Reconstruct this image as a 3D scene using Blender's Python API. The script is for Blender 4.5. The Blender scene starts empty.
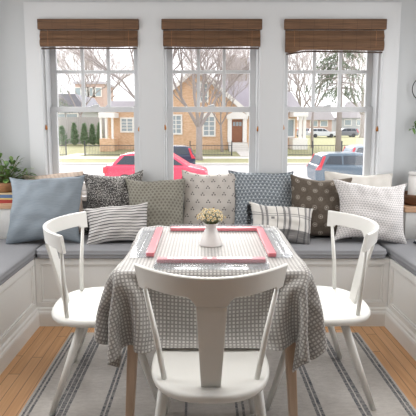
import bpy, bmesh, math, random
import numpy as np
from mathutils import Vector, Matrix
random.seed(7); rng = np.random.default_rng(7)
C = bpy.context.scene.collection
PI = math.pi
def R(d): return math.radians(d)

# ------------------------------------------------------------------ camera, sky, sun, exposure
cam = bpy.data.cameras.new('camera'); camo = bpy.data.objects.new('camera', cam); C.objects.link(camo)
cam.sensor_width = 36; cam.lens = 36*430/416
cam.shift_x = .012; cam.shift_y = -.0841
cam.clip_start = .05; cam.clip_end = 600
camo.location = (0, 0, 1.35); camo.rotation_euler = (R(90-6.5), 0, 0)
bpy.context.scene.camera = camo
W = bpy.data.worlds.new('sky'); bpy.context.scene.world = W; W.use_nodes = True
wb = W.node_tree.nodes['Background']
wb.inputs[0].default_value = (.97, .97, 1.0, 1); wb.inputs[1].default_value = 1.0
sun = bpy.data.lights.new('sun', 'SUN'); sun.energy = 3.4; sun.angle = R(40); sun.color = (1, .98, .95)
suno = bpy.data.objects.new('sun', sun); C.objects.link(suno)
suno.rotation_euler = (R(-58), 0, R(8))           # from the street side, high, through the windows
def area(name, loc, rot, sx, sy, e, col=(1, .97, .93)):
    l = bpy.data.lights.new(name, 'AREA'); l.shape = 'RECTANGLE'; l.size = sx; l.size_y = sy; l.energy = e; l.color = col
    o = bpy.data.objects.new(name, l); C.objects.link(o); o.location = loc; o.rotation_euler = rot; return o
area('ceiling_fill', (.05, 1.45, 2.46), (0, 0, 0), .7, .7, 7)  # unseen area light added overhead to brighten seats, table and floor
# added fill lights imitating daylight, set in assumed side-wall openings
area('side_window_daylight', (-1.76, 2.2, 1.47), (0, R(-90), 0), 1.28, 1.46, 7, (1, .99, .97))
area('side_window_daylight', (1.90, 2.2, 1.47), (0, R(90), 0), 1.28, 1.46, 7, (1, .99, .97))
vs = bpy.context.scene.view_settings
vs.view_transform = 'Standard'; vs.look = 'None'; vs.gamma = 1; vs.use_curve_mapping = False; vs.exposure = 1.2

# ------------------------------------------------------------------ helpers
class MB:
    """collects shapes, then links them as ONE mesh object"""
    def __init__(s): s.v = []; s.f = []; s.uv = {}
    def add(s, vs_, fs): 
        n = len(s.v); s.v += [tuple(v) for v in vs_]; s.f += [tuple(i+n for i in f) for f in fs]; return n
    def box(s, x0, x1, y0, y1, z0, z1):
        s.add([(x0,y0,z0),(x1,y0,z0),(x1,y1,z0),(x0,y1,z0),(x0,y0,z1),(x1,y0,z1),(x1,y1,z1),(x0,y1,z1)],
              [(3,2,1,0),(4,5,6,7),(0,1,5,4),(1,2,6,5),(2,3,7,6),(3,0,4,7)]); return s
    def prism(s, pts, a0, a1, axis='y'):
        n = len(pts)
        def P(p, a): return {'y':(p[0],a,p[1]), 'x':(a,p[0],p[1]), 'z':(p[0],p[1],a)}[axis]
        s.add([P(p,a0) for p in pts]+[P(p,a1) for p in pts],
              [tuple(range(n)), tuple(range(2*n-1,n-1,-1))]+[(i,i+n,(i+1)%n+n,(i+1)%n) for i in range(n)]); return s
    def rings(s, rs, cap0=True, cap1=True, closed=True):
        n = len(rs[0]); vs_ = [p for r in rs for p in r]; fs = []
        for k in range(len(rs)-1):
            for i in range(n if closed else n-1):
                j = (i+1) % n; fs.append((k*n+i, k*n+j, (k+1)*n+j, (k+1)*n+i))
        if cap0: fs.append(tuple(range(n-1,-1,-1)))
        if cap1: fs.append(tuple(range((len(rs)-1)*n, len(rs)*n)))
        s.add(vs_, fs); return s
    def tube(s, pts, rad, seg=8, cap=True):
        pts = [Vector(p) for p in pts]
        if not hasattr(rad, '__len__'): rad = [rad]*len(pts)
        rs = []; u = None
        for i, p in enumerate(pts):
            t = (pts[min(i+1,len(pts)-1)]-pts[max(i-1,0)]).normalized()
            if u is None: u = t.orthogonal().normalized()
            else: u = (u - t*u.dot(t)).normalized()
            w = t.cross(u)
            rs.append([p+(u*math.cos(2*PI*k/seg)+w*math.sin(2*PI*k/seg))*rad[i] for k in range(seg)])
        return s.rings(rs, cap, cap)
    def lathe(s, prof, c=(0,0,0), seg=24, cap0=True, cap1=True):
        return s.rings([[(c[0]+r*math.cos(2*PI*k/seg), c[1]+r*math.sin(2*PI*k/seg), c[2]+z) for k in range(seg)] for r, z in prof], cap0, cap1)
    def sphere(s, c, r, seg=8, rn=5, sc=(1,1,1)):
        return s.rings([[(c[0]+sc[0]*r*math.sin(PI*(k+.02)/(rn+.04))*math.cos(2*PI*i/seg), c[1]+sc[1]*r*math.sin(PI*(k+.02)/(rn+.04))*math.sin(2*PI*i/seg),
                          c[2]-sc[2]*r*math.cos(PI*(k+.02)/(rn+.04))) for i in range(seg)] for k in range(rn+1)])
    def build(s, name, mat, parent=None, smooth=False, bevel=0, seg=2, sub=0):
        me = bpy.data.meshes.new(name); me.from_pydata(s.v, [], s.f); me.validate(); me.update()
        b = bmesh.new(); b.from_mesh(me); bmesh.ops.recalc_face_normals(b, faces=b.faces); b.to_mesh(me); b.free()
        return link(name, me, mat, parent, smooth, bevel, seg, sub)
def link(name, me, mat, parent=None, smooth=False, bevel=0, seg=2, sub=0):
    o = bpy.data.objects.new(name, me); C.objects.link(o)
    me.materials.append(mat)
    if parent: o.parent = parent
    if smooth: me.polygons.foreach_set('use_smooth', [True]*len(me.polygons))
    if bevel:
        m = o.modifiers.new('bevel', 'BEVEL'); m.width = bevel; m.segments = seg; m.limit_method = 'ANGLE'; m.angle_limit = R(35)
    if sub:
        m = o.modifiers.new('sub', 'SUBSURF'); m.levels = sub; m.render_levels = sub
    return o
def tag(o, label, cat, group=None, kind=None):
    o['label'] = label; o['category'] = cat
    if group: o['group'] = group
    if kind: o['kind'] = kind
    return o
def struct(o, label=None):
    o['kind'] = 'structure'
    if label: o['label'] = label; 
    return o
def empty(name, loc=(0,0,0), rz=0):
    o = bpy.data.objects.new(name, None); C.objects.link(o); o.location = loc; o.rotation_euler = (0,0,rz); o.empty_display_size = .05; return o
def copy_tree(o, parent=None):
    c = o.copy(); C.objects.link(c)
    if parent: c.parent = parent
    for ch in [x for x in C.objects if x.parent == o]: copy_tree(ch, c)
    return c

# ------------------------------------------------------------------ materials
class V:
    """scalar expression on a node tree"""
    def __init__(s, nt, k): s.nt = nt; s.k = k
    def _m(s, op, *a, clamp=False):
        n = s.nt.nodes.new('ShaderNodeMath'); n.operation = op; n.use_clamp = clamp
        for i, x in enumerate((s,)+a):
            if isinstance(x, V): s.nt.links.new(x.k, n.inputs[i])
            else: n.inputs[i].default_value = x
        return V(s.nt, n.outputs[0])
    def __add__(s, o): return s._m('ADD', o)
    __radd__ = __add__
    def __sub__(s, o): return s._m('SUBTRACT', o)
    def __rsub__(s, o): return (s*-1)+o
    def __mul__(s, o): return s._m('MULTIPLY', o)
    __rmul__ = __mul__
    def __truediv__(s, o): return s._m('DIVIDE', o)
    def lt(s, o): return s._m('LESS_THAN', o)
    def gt(s, o): return s._m('GREATER_THAN', o)
    def frac(s): return s._m('FRACT')
    def floor(s): return s._m('FLOOR')
    def abs(s): return s._m('ABSOLUTE')
    def mx(s, o): return s._m('MAXIMUM', o)
    def mn(s, o): return s._m('MINIMUM', o)
    def pw(s, o): return s._m('POWER', o)
    def sin(s): return s._m('SINE')
    def mod(s, o): return s._m('FLOORED_MODULO', o)
    def clamp(s): return s._m('ADD', 0.0, clamp=True)
class Mat:
    def __init__(s, name, col=(.8,.8,.8), rough=.6, metal=0, spec=.5):
        s.m = bpy.data.materials.new(name); s.m.use_nodes = True; s.nt = s.m.node_tree
        s.b = s.nt.nodes['Principled BSDF']; s.b.inputs['Base Color'].default_value = (*col, 1)
        s.b.inputs['Roughness'].default_value = rough; s.b.inputs['Metallic'].default_value = metal
        s.b.inputs['Specular IOR Level'].default_value = spec
    def coord(s, which='Object'):
        n = s.nt.nodes.new('ShaderNodeTexCoord'); x = s.nt.nodes.new('ShaderNodeSeparateXYZ')
        s.nt.links.new(n.outputs[which], x.inputs[0]); s.vec = n.outputs[which]
        return [V(s.nt, x.outputs[i]) for i in range(3)]
    def vecof(s, a, b, c):
        n = s.nt.nodes.new('ShaderNodeCombineXYZ')
        for i, x in enumerate((a,b,c)):
            if isinstance(x, V): s.nt.links.new(x.k, n.inputs[i])
            else: n.inputs[i].default_value = x
        return n.outputs[0]
    def noise(s, scale, vec=None, detail=3, rough=.55):
        n = s.nt.nodes.new('ShaderNodeTexNoise'); n.inputs['Scale'].default_value = scale; n.inputs['Detail'].default_value = detail
        n.inputs['Roughness'].default_value = rough
        if vec is None: s.coord(); vec = s.vec
        s.nt.links.new(vec, n.inputs['Vector']); return V(s.nt, n.outputs['Fac'])
    def white(s, vec):
        n = s.nt.nodes.new('ShaderNodeTexWhiteNoise'); s.nt.links.new(vec, n.inputs['Vector']); return V(s.nt, n.outputs['Value'])
    def mix(s, fac, a, b):
        n = s.nt.nodes.new('ShaderNodeMix'); n.data_type = 'RGBA'
        if isinstance(fac, V): s.nt.links.new(fac.k, n.inputs[0])
        else: n.inputs[0].default_value = fac
        for i, x in ((6,a),(7,b)):
            if isinstance(x, tuple): n.inputs[i].default_value = (*x[:3], 1)
            else: s.nt.links.new(x, n.inputs[i])
        return n.outputs[2]
    def color(s, sock): s.nt.links.new(sock, s.b.inputs['Base Color']); return s
    def bump(s, h, strength=.3, dist=.002):
        n = s.nt.nodes.new('ShaderNodeBump'); n.inputs['Strength'].default_value = strength; n.inputs['Distance'].default_value = dist
        s.nt.links.new(h.k, n.inputs['Height']); s.nt.links.new(n.outputs[0], s.b.inputs['Normal']); return s
def plain(name, col, rough=.6, metal=0, spec=.5, var=.06, scale=6, bump=0, bscale=80):
    M = Mat(name, col, rough, metal, spec)
    f = M.noise(scale)
    M.color(M.mix(f, tuple(c*(1-var) for c in col), tuple(min(1,c*(1+var)) for c in col)))
    if bump: M.bump(M.noise(bscale, M.vec), bump, .001)
    return M.m
def srgb(r, g, b):
    f = lambda c: (c/255/12.92 if c <= 10 else ((c/255+.055)/1.055)**2.4)
    return (f(r), f(g), f(b))

m_wall = plain('wall_paint', srgb(192,195,197), .7, var=.015, scale=2)
m_trim = plain('trim_paint', srgb(206,208,210), .45, var=.01, scale=3)
m_ceil = plain('ceiling_paint', srgb(232,232,230), .8, var=.01)
m_bench = plain('bench_paint', srgb(238,238,236), .5, var=.015, scale=3)
m_chair = plain('chair_lacquer', srgb(238,238,234), .28, var=.01)
m_brass = plain('copper_hardware', srgb(176,120,70), .35, .8)
m_black = plain('black_wire', srgb(30,30,30), .5, .3)
m_leg = None
def wood(name, c1, c2, axis=0, scale=9, rough=.45):
    M = Mat(name, c1, rough); x, y, z = M.coord()
    k = [x*40, y*40, z*40]; k[axis] = k[axis]*.05
    n = M.noise(scale/9, M.vecof(*k), 4)
    M.color(M.mix(((n-.3)*2.2).clamp(), c1, c2)); return M.m
m_counter = wood('counter_wood', srgb(190,150,118), srgb(214,178,148), 0)
m_tleg = wood('table_leg_wood', srgb(190,162,138), srgb(216,190,166), 2)
m_bowl = wood('dark_wood', srgb(84,54,34), srgb(126,86,58), 0)
m_pot = wood('pot_wood', srgb(140,96,62), srgb(176,128,88), 0)
# floor planks running towards the windows
M = Mat('oak_floor', rough=.38); x, y, z = M.coord()
px = x/.0622; col = px.floor(); row = (y/.9 + M.white(M.vecof(col,3.,0.))*7).floor()
tone = M.white(M.vecof(col, row, 1.))
gr = M.noise(1, M.vecof(x*55+tone*9, y*3, 0.), 4)
seam = (px.frac()-.5).abs().gt(.475).mx(((y/.9 + M.white(M.vecof(col,3.,0.))*7).frac()).lt(.004))
c = M.mix((gr-.3)*2, srgb(190,142,98), srgb(220,172,126))
c = M.mix(tone*.45, c, srgb(226,184,142))
M.color(M.mix(seam*.75, c, srgb(70,46,30))); M.bump(1-seam, .3, .002); m_floor = M.m
# rug
M = Mat('striped_rug', rough=.95, spec=.1); x, y, z = M.coord()
wv = M.noise(160, M.vecof(x*.5, y*1.6, 0.), 2); bl = M.noise(9, M.vec, 4); bl2 = M.noise(40, M.vecof(x*.6,y*1.8,0.), 3)
base = M.mix((bl*.45+wv*.3+bl2*.6-.25).clamp(), srgb(164,160,157), srgb(222,218,213))
edge = M.noise(60, M.vecof(x*0+y*1.2, y, x*.3), 2)
def band(at, w): return (x-at+(edge-.5)*.008).abs().lt(w)
st = None
for at, w in ((-.835,.006),(-.812,.006),(-.69,.008),(-.667,.011),(-.643,.008),(-.47,.007),(-.448,.007),(-.08,.006),(.16,.006),(.19,.006),(.535,.008),(.558,.008),(.745,.009),(.772,.011),(.962,.008),(.985,.008)):
    st = band(at, w) if st is None else st.mx(band(at, w))
m_rug = M.color(M.mix(st*((bl2+wv*.6-.35)*1.6).clamp(), base, srgb(84,88,95))).m; M.bump(wv+bl2, .7, .004)
# woven bamboo
M = Mat('woven_bamboo', rough=.6); x, y, z = M.coord()
n = M.noise(1, M.vecof(x*7, y*30, z*260), 3); n2 = M.noise(1, M.vecof(x*2.2, 0., z*70), 2)
reed = ((z/.0045).frac()-.5).abs()*2
cord = ((x/.105).frac()-.5).abs().lt(.02)
c = M.mix(((n*1.1+n2*.9)-.55).clamp(), srgb(66,45,31), srgb(156,116,82))
c = M.mix(reed.pw(3)*.6, c, srgb(44,28,18)); M.color(M.mix(cord*.5, c, srgb(70,48,32))); M.bump(1-reed, .8, .002); m_bamboo = M.m
m_bamboo_dark = plain('bamboo_edge', srgb(60,38,24), .6, var=.15)
# glass
M = Mat('window_glass'); nt = M.nt
tr = nt.nodes.new('ShaderNodeBsdfTransparent'); gl = nt.nodes.new('ShaderNodeBsdfGlossy'); gl.inputs['Roughness'].default_value = .02
fr = nt.nodes.new('ShaderNodeLayerWeight'); mx = nt.nodes.new('ShaderNodeMixShader')
nt.links.new((V(nt, fr.outputs['Facing']).pw(4)*.5+.03).k, mx.inputs[0]); nt.links.new(tr.outputs[0], mx.inputs[1]); nt.links.new(gl.outputs[0], mx.inputs[2])
nt.links.new(mx.outputs[0], nt.nodes['Material Output'].inputs[0]); m_glass = M.m
M = Mat('clear_acrylic'); nt = M.nt
tr = nt.nodes.new('ShaderNodeBsdfTransparent'); tr.inputs[0].default_value = (.97,.98,.99,1); gl = nt.nodes.new('ShaderNodeBsdfGlossy'); gl.inputs['Roughness'].default_value = .08
df = nt.nodes.new('ShaderNodeBsdfDiffuse'); df.inputs[0].default_value = (.9,.91,.93,1); m2 = nt.nodes.new('ShaderNodeMixShader'); m2.inputs[0].default_value = .13
lw = nt.nodes.new('ShaderNodeLayerWeight'); mx = nt.nodes.new('ShaderNodeMixShader')
nt.links.new(tr.outputs[0], m2.inputs[1]); nt.links.new(df.outputs[0], m2.inputs[2])
nt.links.new((V(nt, lw.outputs['Facing']).pw(2)*.35+.05).k, mx.inputs[0]); nt.links.new(m2.outputs[0], mx.inputs[1]); nt.links.new(gl.outputs[0], mx.inputs[2])
nt.links.new(mx.outputs[0], nt.nodes['Material Output'].inputs[0]); m_acrylic = M.m
m_pink = plain('pink_acrylic', srgb(226,132,142), .3, var=.03)
m_ceramic = plain('white_ceramic', srgb(232,230,228), .35, var=.015)
m_cushion = None
def fabric(name, base, fn=None, weave=380, rough=.9, bumps=.35):
    """fabric with a pattern fn(M,u,v) -> list of (mask, colour); UV in metres"""
    M = Mat(name, base, rough, spec=.15); u, v, _ = M.coord('UV'); uv = M.vec
    w = M.noise(weave, M.vecof(u, v*1.7, 0.), 2); w2 = M.noise(weave, M.vecof(u*1.7, v, 5.), 2)
    c = M.mix((w*.6+w2*.6-.1).clamp(), tuple(k*.82 for k in base), tuple(min(1,k*1.14) for k in base))
    if fn:
        for mask, col in fn(M, u, v): c = M.mix(mask, c, col)
    M.color(c); M.bump(w+w2, bumps, .0015); return M.m
def brick(u, v, pu, pv):
    r = (v/pv).floor(); uu = u/pu + r.mod(2.)*.5
    return (uu.frac()-.5)*pu, ((v/pv).frac()-.5)*pv
m_cush = fabric('cushion_linen', srgb(154,155,159), lambda M,u,v: [(M.noise(12, M.vec, 2)*.25, srgb(138,140,145))])
m_blue = fabric('blue_linen', srgb(140,149,157), lambda M,u,v: [((M.noise(1, M.vecof(u*14, v*160, 0.), 2)-.4).clamp()*1.4, srgb(112,123,134))])
m_beige = fabric('beige_knit', srgb(214,196,182), lambda M,u,v: [((u/.03+v/.05).frac().lt(.4)*.45, srgb(182,160,146))])
m_offwhite = fabric('offwhite_cotton', srgb(218,214,208))
def speckle(M,u,v):
    n = M.noise(95, M.vecof(u,v,0.), 2, .7); g = M.noise(8, M.vecof(u,v,3.), 2)
    return [((n+g*.25-.655).gt(0)*.85, srgb(206,203,198)), (M.noise(140, M.vecof(u,v,9.), 1).gt(.58)*.7, srgb(36,35,36))]
m_speck = fabric('dark_speckle', srgb(76,74,74), speckle)
def stripes(M,u,v):
    w = M.noise(14, M.vecof(u,v,0.), 1)
    return [(((v+(w-.5)*.006)/.0215).frac().lt(.36)*.95, srgb(84,82,86)), (((v/.0215)+.32).frac().lt(.12)*.6, srgb(120,118,122))]
m_stripe = fabric('striped_cotton', srgb(224,221,218), stripes)
def olive(M,u,v):
    a,b = brick(u,v,.030,.022); tri = ((a.abs()*1.25+b)-.005).lt(0)*b.gt(-.006)*1.
    return [((a.abs()+b.abs()*.9).lt(.011)*.55, srgb(104,100,88)), (tri*.35, srgb(80,78,70))]
m_olive = fabric('taupe_block_print', srgb(150,147,137), olive)
def tridot(M,u,v):
    a,b = brick(u,v,.082,.056); d = None
    for ox,oy in ((0,.0085),(-.010,-.0065),(.010,-.0065)):
        q = ((a-ox)*(a-ox)+(b-oy)*(b-oy)).lt(.0056**2); d = q if d is None else d.mx(q)
    return [(d*.92, srgb(72,68,70))]
m_tri = fabric('cream_dot_print', srgb(194,188,182), tridot)
def leafy(M,u,v):
    a,b = brick(u,v,.031,.026)
    e = (a*a/(.0062**2)+b*b/(.0090**2)).lt(1.); s_ = (a.abs().lt(.0018))*(b.lt(0)); e2 = ((a.abs()-.0105)*(a.abs()-.0105)+(b+.008)*(b+.008)).lt(.0030**2)
    return [((e*(1-s_)).mx(e2)*.85, srgb(206,212,216))]
m_leafp = fabric('blue_leaf_print', srgb(114,122,129), leafy)
def plaid(M,u,v):
    lo = v.lt(.095); ln = None
    for at in (.075,.083,.112,.120,.19,.235,.243,.270,.278,.345,.395,.403,.43,.438,.49):
        q = (u-at).abs().lt(.0032); ln = q if ln is None else ln.mx(q)
    wide = (((u-.08)/.16).frac()).lt(.3)*.3
    th = M.noise(1, M.vecof(u*9, v*330, 0.), 2)
    hl = (v-.19).abs().lt(.003).mx((v-.205).abs().lt(.003))
    sq = ((u-.155).abs().lt(.012))*((v-.175).abs().lt(.008))
    return [(wide*(1-lo), srgb(168,166,168)), (ln*(1-lo)*.85, srgb(70,70,76)), (hl*.7, srgb(120,118,120)), (sq*.8, srgb(84,84,88)), (lo*(th*.7+.45).clamp(), srgb(92,91,94)),(lo*ln*.6, srgb(56,56,60))]
m_plaid = fabric('plaid_cotton', srgb(224,221,216), plaid)
def floral(M,u,v):
    a,b = brick(u,v,.086,.064); r2 = a*a+b*b
    ring = r2.lt(.0168**2)*r2.gt(.0108**2); dot = r2.lt(.0042**2)
    n = M.noise(90, M.vecof(u,v,0.), 2)
    return [(n.gt(.55)*.4, srgb(70,62,54)), (ring*(n*.8+.1).clamp(), srgb(186,178,168)), (dot, srgb(206,200,190))]
m_floral = fabric('brown_floral_print', srgb(100,91,82), floral)
def zig(M,u,v):
    a,b = brick(u,v,.021,.017)
    return [(((a.abs()*1.1+b-.003).abs().lt(.0036))*(a.abs().lt(.0078))*.75, srgb(150,146,149))]
m_zig = fabric('white_wedge_print', srgb(226,223,222), zig)
m_dkprint = fabric('dark_print', srgb(66,70,80), lambda M,u,v: [(((brick(u,v,.05,.04)[0]).abs()+(brick(u,v,.05,.04)[1]).abs()).lt(.011), srgb(196,198,200))])
m_fringe = plain('black_yarn', srgb(34,34,36), .95, var=.3, scale=200)
# tablecloth
M = Mat('checked_tablecloth', rough=.64, spec=.5); u, v, _ = M.coord('UV')
p = .0158
a = ((u/p).frac()-.5).abs(); b = ((v/p).frac()-.5).abs()
rn = M.white(M.vecof((u/p).floor(), (v/p).floor(), 0.))
nz = M.noise(90, M.vecof(u,v,0.), 2)
sq = (a+nz*.12-.06).lt(.27)*((b+nz*.12-.06).lt(.30))
gap = ((u/(p*6)).frac().lt(.10)).mx((v/(p*6)).frac().lt(.08))
w = M.noise(500, M.vecof(u,v,0.), 1)
base = M.mix(w, srgb(140,137,134), srgb(160,157,154))
base = M.mix(gap*.25, base, srgb(112,109,108))
m_cloth = M.color(M.mix(sq*(.72+rn*.25), base, srgb(212,210,206))).m; M.bump(w, .2, .001); M.b.inputs['Sheen Weight'].default_value = .35; M.b.inputs['Sheen Roughness'].default_value = .4

# ------------------------------------------------------------------ room shell
YW = 3.275
OP = ((-1.215,-.471), (-.306,.435), (.597,1.348)); ZS, ZT = .80, 2.115
struct(MB().box(-2.6,2.6,-2.6,3.5,-.12,0).build('floor', m_floor), 'warm oak strip floor')
struct(MB().box(-2.7,2.7,-2.7,3.6,2.5,2.62).build('ceiling', m_ceil), 'white ceiling')
def wall_with_holes(y0, y1, x0, x1, z0, z1, mb):
    xs = [x0]+[v for o in OP for v in o]+[x1]
    for i in range(0, len(xs), 2): mb.box(xs[i], xs[i+1], y0, y1, z0, z1)
    for a_, b_ in OP:
        if z0 < ZS: mb.box(a_, b_, y0, y1, z0, ZS)
        if z1 > ZT: mb.box(a_, b_, y0, y1, ZT, z1)
    return mb
struct(wall_with_holes(YW+.016, YW+.20, -1.80, 1.95, 0, 2.5, MB()).build('wall_back', m_wall), 'pale grey wall with three windows')
# unseen side walls, with window openings added for the fill lights; the room goes on behind the camera
for nm, sx, xi, lab in (('wall_left',-1,1.68,'pale grey left wall of the window nook'),('wall_right',1,1.82,'pale grey right wall of the window nook')):
    mb = MB(); xa, xb = sorted((sx*xi, sx*(xi+.12)))
    mb.box(xa,xb,1.2,YW+.016,0,.82).box(xa,xb,1.2,YW+.016,2.12,2.5).box(xa,xb,1.2,1.45,.82,2.12).box(xa,xb,2.95,YW+.016,.82,2.12).box(xa,xb,2.16,2.24,.82,2.12)
    xo = sorted((sx*(xi+.12), sx*2.7)); mb.box(xo[0],xo[1],1.2,1.32,0,2.5)
    xo = sorted((sx*2.6, sx*2.7)); mb.box(xo[0],xo[1],-2.7,1.2,0,2.5)
    struct(mb.build(nm, m_wall), lab)
struct(MB().box(-2.6,2.6,-2.7,-2.6,0,2.5).build('wall_front', m_wall), 'pale grey wall behind the camera')
# flat casing boards round the three windows
struct(wall_with_holes(YW, YW+.0155, -1.318, 1.457, .72, 2.238, MB()).build('trim_1', m_trim), 'flat white casing around the three windows')
struct(MB().box(-1.36,1.50,YW-.035,YW+.0155,.765,.80).build('trim_2', m_trim, bevel=.004), 'white window stool below the windows')
wl = ('white double hung window on the left, view of grey house', 'white double hung window in the middle, view of brick house', 'white double hung window on the right, view of conifer')
for i, (a_, b_) in enumerate(OP):
    e = empty('window_%d' % (i+1), ((a_+b_)/2, YW+.1, ZS)); struct(e, wl[i]); h = (b_-a_)/2; H = ZT-ZS; d = -.1
    mb = MB(); mb.box(-h,-h+.024,d+.045,.14,0,H).box(h-.024,h,d+.045,.14,0,H).box(-h+.024,h-.024,d+.045,.14,H-.024,H).box(-h+.024,h-.024,d+.045,.14,0,.02)
    mb.box(-h,-h+.012,d,d+.045,0,H).box(h-.012,h,d,d+.045,0,H)
    mb.build('window_frame', m_trim, e, bevel=.002)
    x0, x1 = -h+.024, h-.024; zr = 1.465-ZS
    s_ = MB(); y0, y1 = .055, .085     # upper sash, six panes
    s_.box(x0,x0+.045,y0,y1,zr-.019,H-.024).box(x1-.045,x1,y0,y1,zr-.019,H-.024).box(x0+.045,x1-.045,y0,y1,zr-.019,zr+.017).box(x0+.045,x1-.045,y0,y1,H-.084,H-.024)
    g0, g1 = x0+.045, x1-.045
    for k in (1,2): s_.box(g0+(g1-g0)*k/3-.0125, g0+(g1-g0)*k/3+.0125, y0+.003, y1-.003, zr+.017, H-.084)
    zm = (zr+.017+H-.084)/2; s_.box(g0,g1,y0+.0045,y1-.0045,zm-.0125,zm+.0125)
    us = s_.build('upper_sash', m_trim, e, bevel=.0025)
    MB().box(g0,g1,.068,.072,zr+.017,H-.084).build('pane', m_glass, us)
    s_ = MB(); y0, y1 = .018, .048
    s_.box(x0,x0+.047,y0,y1,.02,zr+.019).box(x1-.047,x1,y0,y1,.02,zr+.019).box(x0+.047,x1-.047,y0,y1,zr-.022,zr+.019).box(x0+.047,x1-.047,y0,y1,.02,.085)
    ls = s_.build('lower_sash', m_trim, e, bevel=.0025)
    MB().box(x0+.047,x1-.047,.031,.035,.085,zr-.022).build('pane', m_glass, ls)
    MB().box(-.028,.028,.022,.046,zr+.019,zr+.030).box(-.006,.03,.024,.038,zr+.030,zr+.038).build('sash_lock', m_trim, ls, bevel=.003)
    for sx, dz in ((-1, .0), (1, -.012)):
        MB().lathe([(.004,0),(.011,.006),(.010,.022),(.005,.034),(.003,.040)], (sx*(h-.016), -.070, .505+dz), 10).build('cord_cleat', m_brass, e, smooth=True)
    # woven shade in the opening
    lab = ('brown woven bamboo shade over the left window', 'brown woven bamboo shade over the middle window', 'brown woven bamboo shade over the right window, hanging slightly crooked')[i]
    sh = tag(empty('bamboo_shade', ((a_+b_)/2, YW-.004, ZT-.20)), lab, 'window shade', 'woven shades over the windows')
    mb = MB(); mb.box(-h+.001,h-.001,-.022,.006,.126,.199); mb.build('valance', m_bamboo, sh, bevel=.003)
    tilt = .035 if i == 2 else 0
    n = 28; rs = []
    for k in range(n+1):
        s = k/n; x = -h+.012+(2*h-.024)*s
        b0 = (-.020-.026*math.exp(-((s-.05)/.09)**2)-.010*s if i == 2 else .003*math.sin(s*7+i*2))
        rs.append([(x,.012,.124),(x,.000,.122),(x,-.006,.098),(x,-.016,.080),(x,-.014,.066),(x,-.008,.060+b0*.2),(x,-.018,.048+b0*.5),(x,-.020,.026+b0*.8),(x,-.010,.006+b0),(x,.006,.004+b0),(x,.012,.03+b0)])
    mb = MB(); mb.rings(rs); mb.build('shade_fold', m_bamboo, sh, smooth=False)
    mb = MB(); zz = (-.010,-.008,-.009) if i < 2 else (-.052,-.030,-.038)
    mb.tube([(-h+.02,-.004,zz[0]),(-h+.16,-.004,zz[1]),(h-.02,-.004,zz[2])], .0055, 6); mb.build('bottom_slat', m_bamboo_dark, sh)
    for sx in (-1,1): MB().box(sx*(h-.075)-.0012,sx*(h-.075)+.0012,-.0225,-.0210,.0,.12).build('cord', m_pot, sh)

# ------------------------------------------------------------------ built-in window seat
XL, XR, YB, ZB = -1.119, 1.241, 2.775, .462
def panelled(root, L, nm, n=3, base=.125):
    """front of the bench in local coords: x along 0..L, y = 0 front face, z up"""
    mb = MB(); mb.box(0,L,0,.018,base,base+.035).box(0,L,0,.018,ZB-.04,ZB); w = L/n
    for k in range(n+1):
        c = k*w; mb.box(max(0,c-.035), min(L,c+.035), 0,.018,base+.035,ZB-.04)
    mb.build('panel_frame', m_bench, root, bevel=.002)
    mb = MB(); mb.box(0,L,.0125,.03,base+.03,ZB-.03); mb.build('recessed_panel', m_bench, root)
    for k in range(n):
        a0, a1 = k*w+.035, (k+1)*w-.035; z0, z1 = base+.035, ZB-.04; t = .012; mb = MB()
        mb.box(a0,a1,.004,.014,z0,z0+t).box(a0,a1,.004,.014,z1-t,z1).box(a0,a0+t,.004,.014,z0+t,z1-t).box(a1-t,a1,.004,.014,z0+t,z1-t)
        mb.build('panel_moulding', m_bench, root, bevel=.004)
    mb = MB(); mb.prism([(-.022,0),(-.022,.085),(-.018,.098),(-.012,.104),(-.010,.118),(0,.125),(.02,.125),(.02,0)], 0, L, 'x'); mb.build('base_moulding', m_bench, root)
e = tag(empty('window_bench', (XL, YB, 0)), 'white panelled built-in bench along the windows behind the table', 'bench', 'built-in benches')
panelled(e, XR-XL, 'back', 3); MB().box(0,XR-XL,.018,.497,.0,ZB).build('carcass', m_bench, e)
e = tag(empty('window_bench', (XL, 1.15, 0), R(90)), 'white panelled built-in bench on the left side of the nook', 'bench', 'built-in benches')
panelled(e, YB-.0-1.15, 'left', 2); MB().box(0,3.27-1.15,.018,.555,0,ZB).build('carcass', m_bench, e)
e = tag(empty('window_bench', (XR, YB, 0), R(-90)), 'white panelled built-in bench on the right side of the nook', 'bench', 'built-in benches')
panelled(e, YB-1.15, 'right', 2); MB().box(-.495,YB-1.15,.018,.573,0,ZB).build('carcass', m_bench, e)
def cushion(name, x0, x1, y0, y1, z0, h, r=.035, lab=''):
    n = 40; mb = MB(); cx_, cy_ = (x0+x1)/2, (y0+y1)/2; hx, hy = (x1-x0)/2, (y1-y0)/2
    def outl(ins):
        pts = []; rr = max(.012, .05-ins)
        for q,(sx,sy) in enumerate(((1,1),(-1,1),(-1,-1),(1,-1))):
            for k in range(7):
                a_ = PI/2*q + PI/2*k/6
                pts.append((cx_+sx*(hx-ins-rr)+rr*math.cos(a_), cy_+sy*(hy-ins-rr)+rr*math.sin(a_)))
        return pts
    prof = [(.012,0),(.004,.004),(0,.012),(.004,.018),(0,.026),(-.003,h*.55),(0,h-.020),(.004,h-.014),(.001,h-.009),(.012,h-.001),(.03,h+.004),(.12,h+.010)]
    mb.rings([[(x,y,z0+z) for x,y in outl(i)] for i,z in prof])
    o = mb.build(name, m_cush, None, smooth=True)
    uvl = o.data.uv_layers.new(); 
    for lp in o.data.loops: v = o.data.vertices[lp.vertex_index].co; uvl.data[lp.index].uv = (v.x+v.z, v.y+v.z)
    return tag(o, lab, 'seat cushion', 'bench cushions')
cushion('bench_cushion', XL+.004, XR+.004-.02, YB-.022, YW-.05, ZB+.001, .062, lab='long grey cushion on the bench below the windows')
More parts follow.
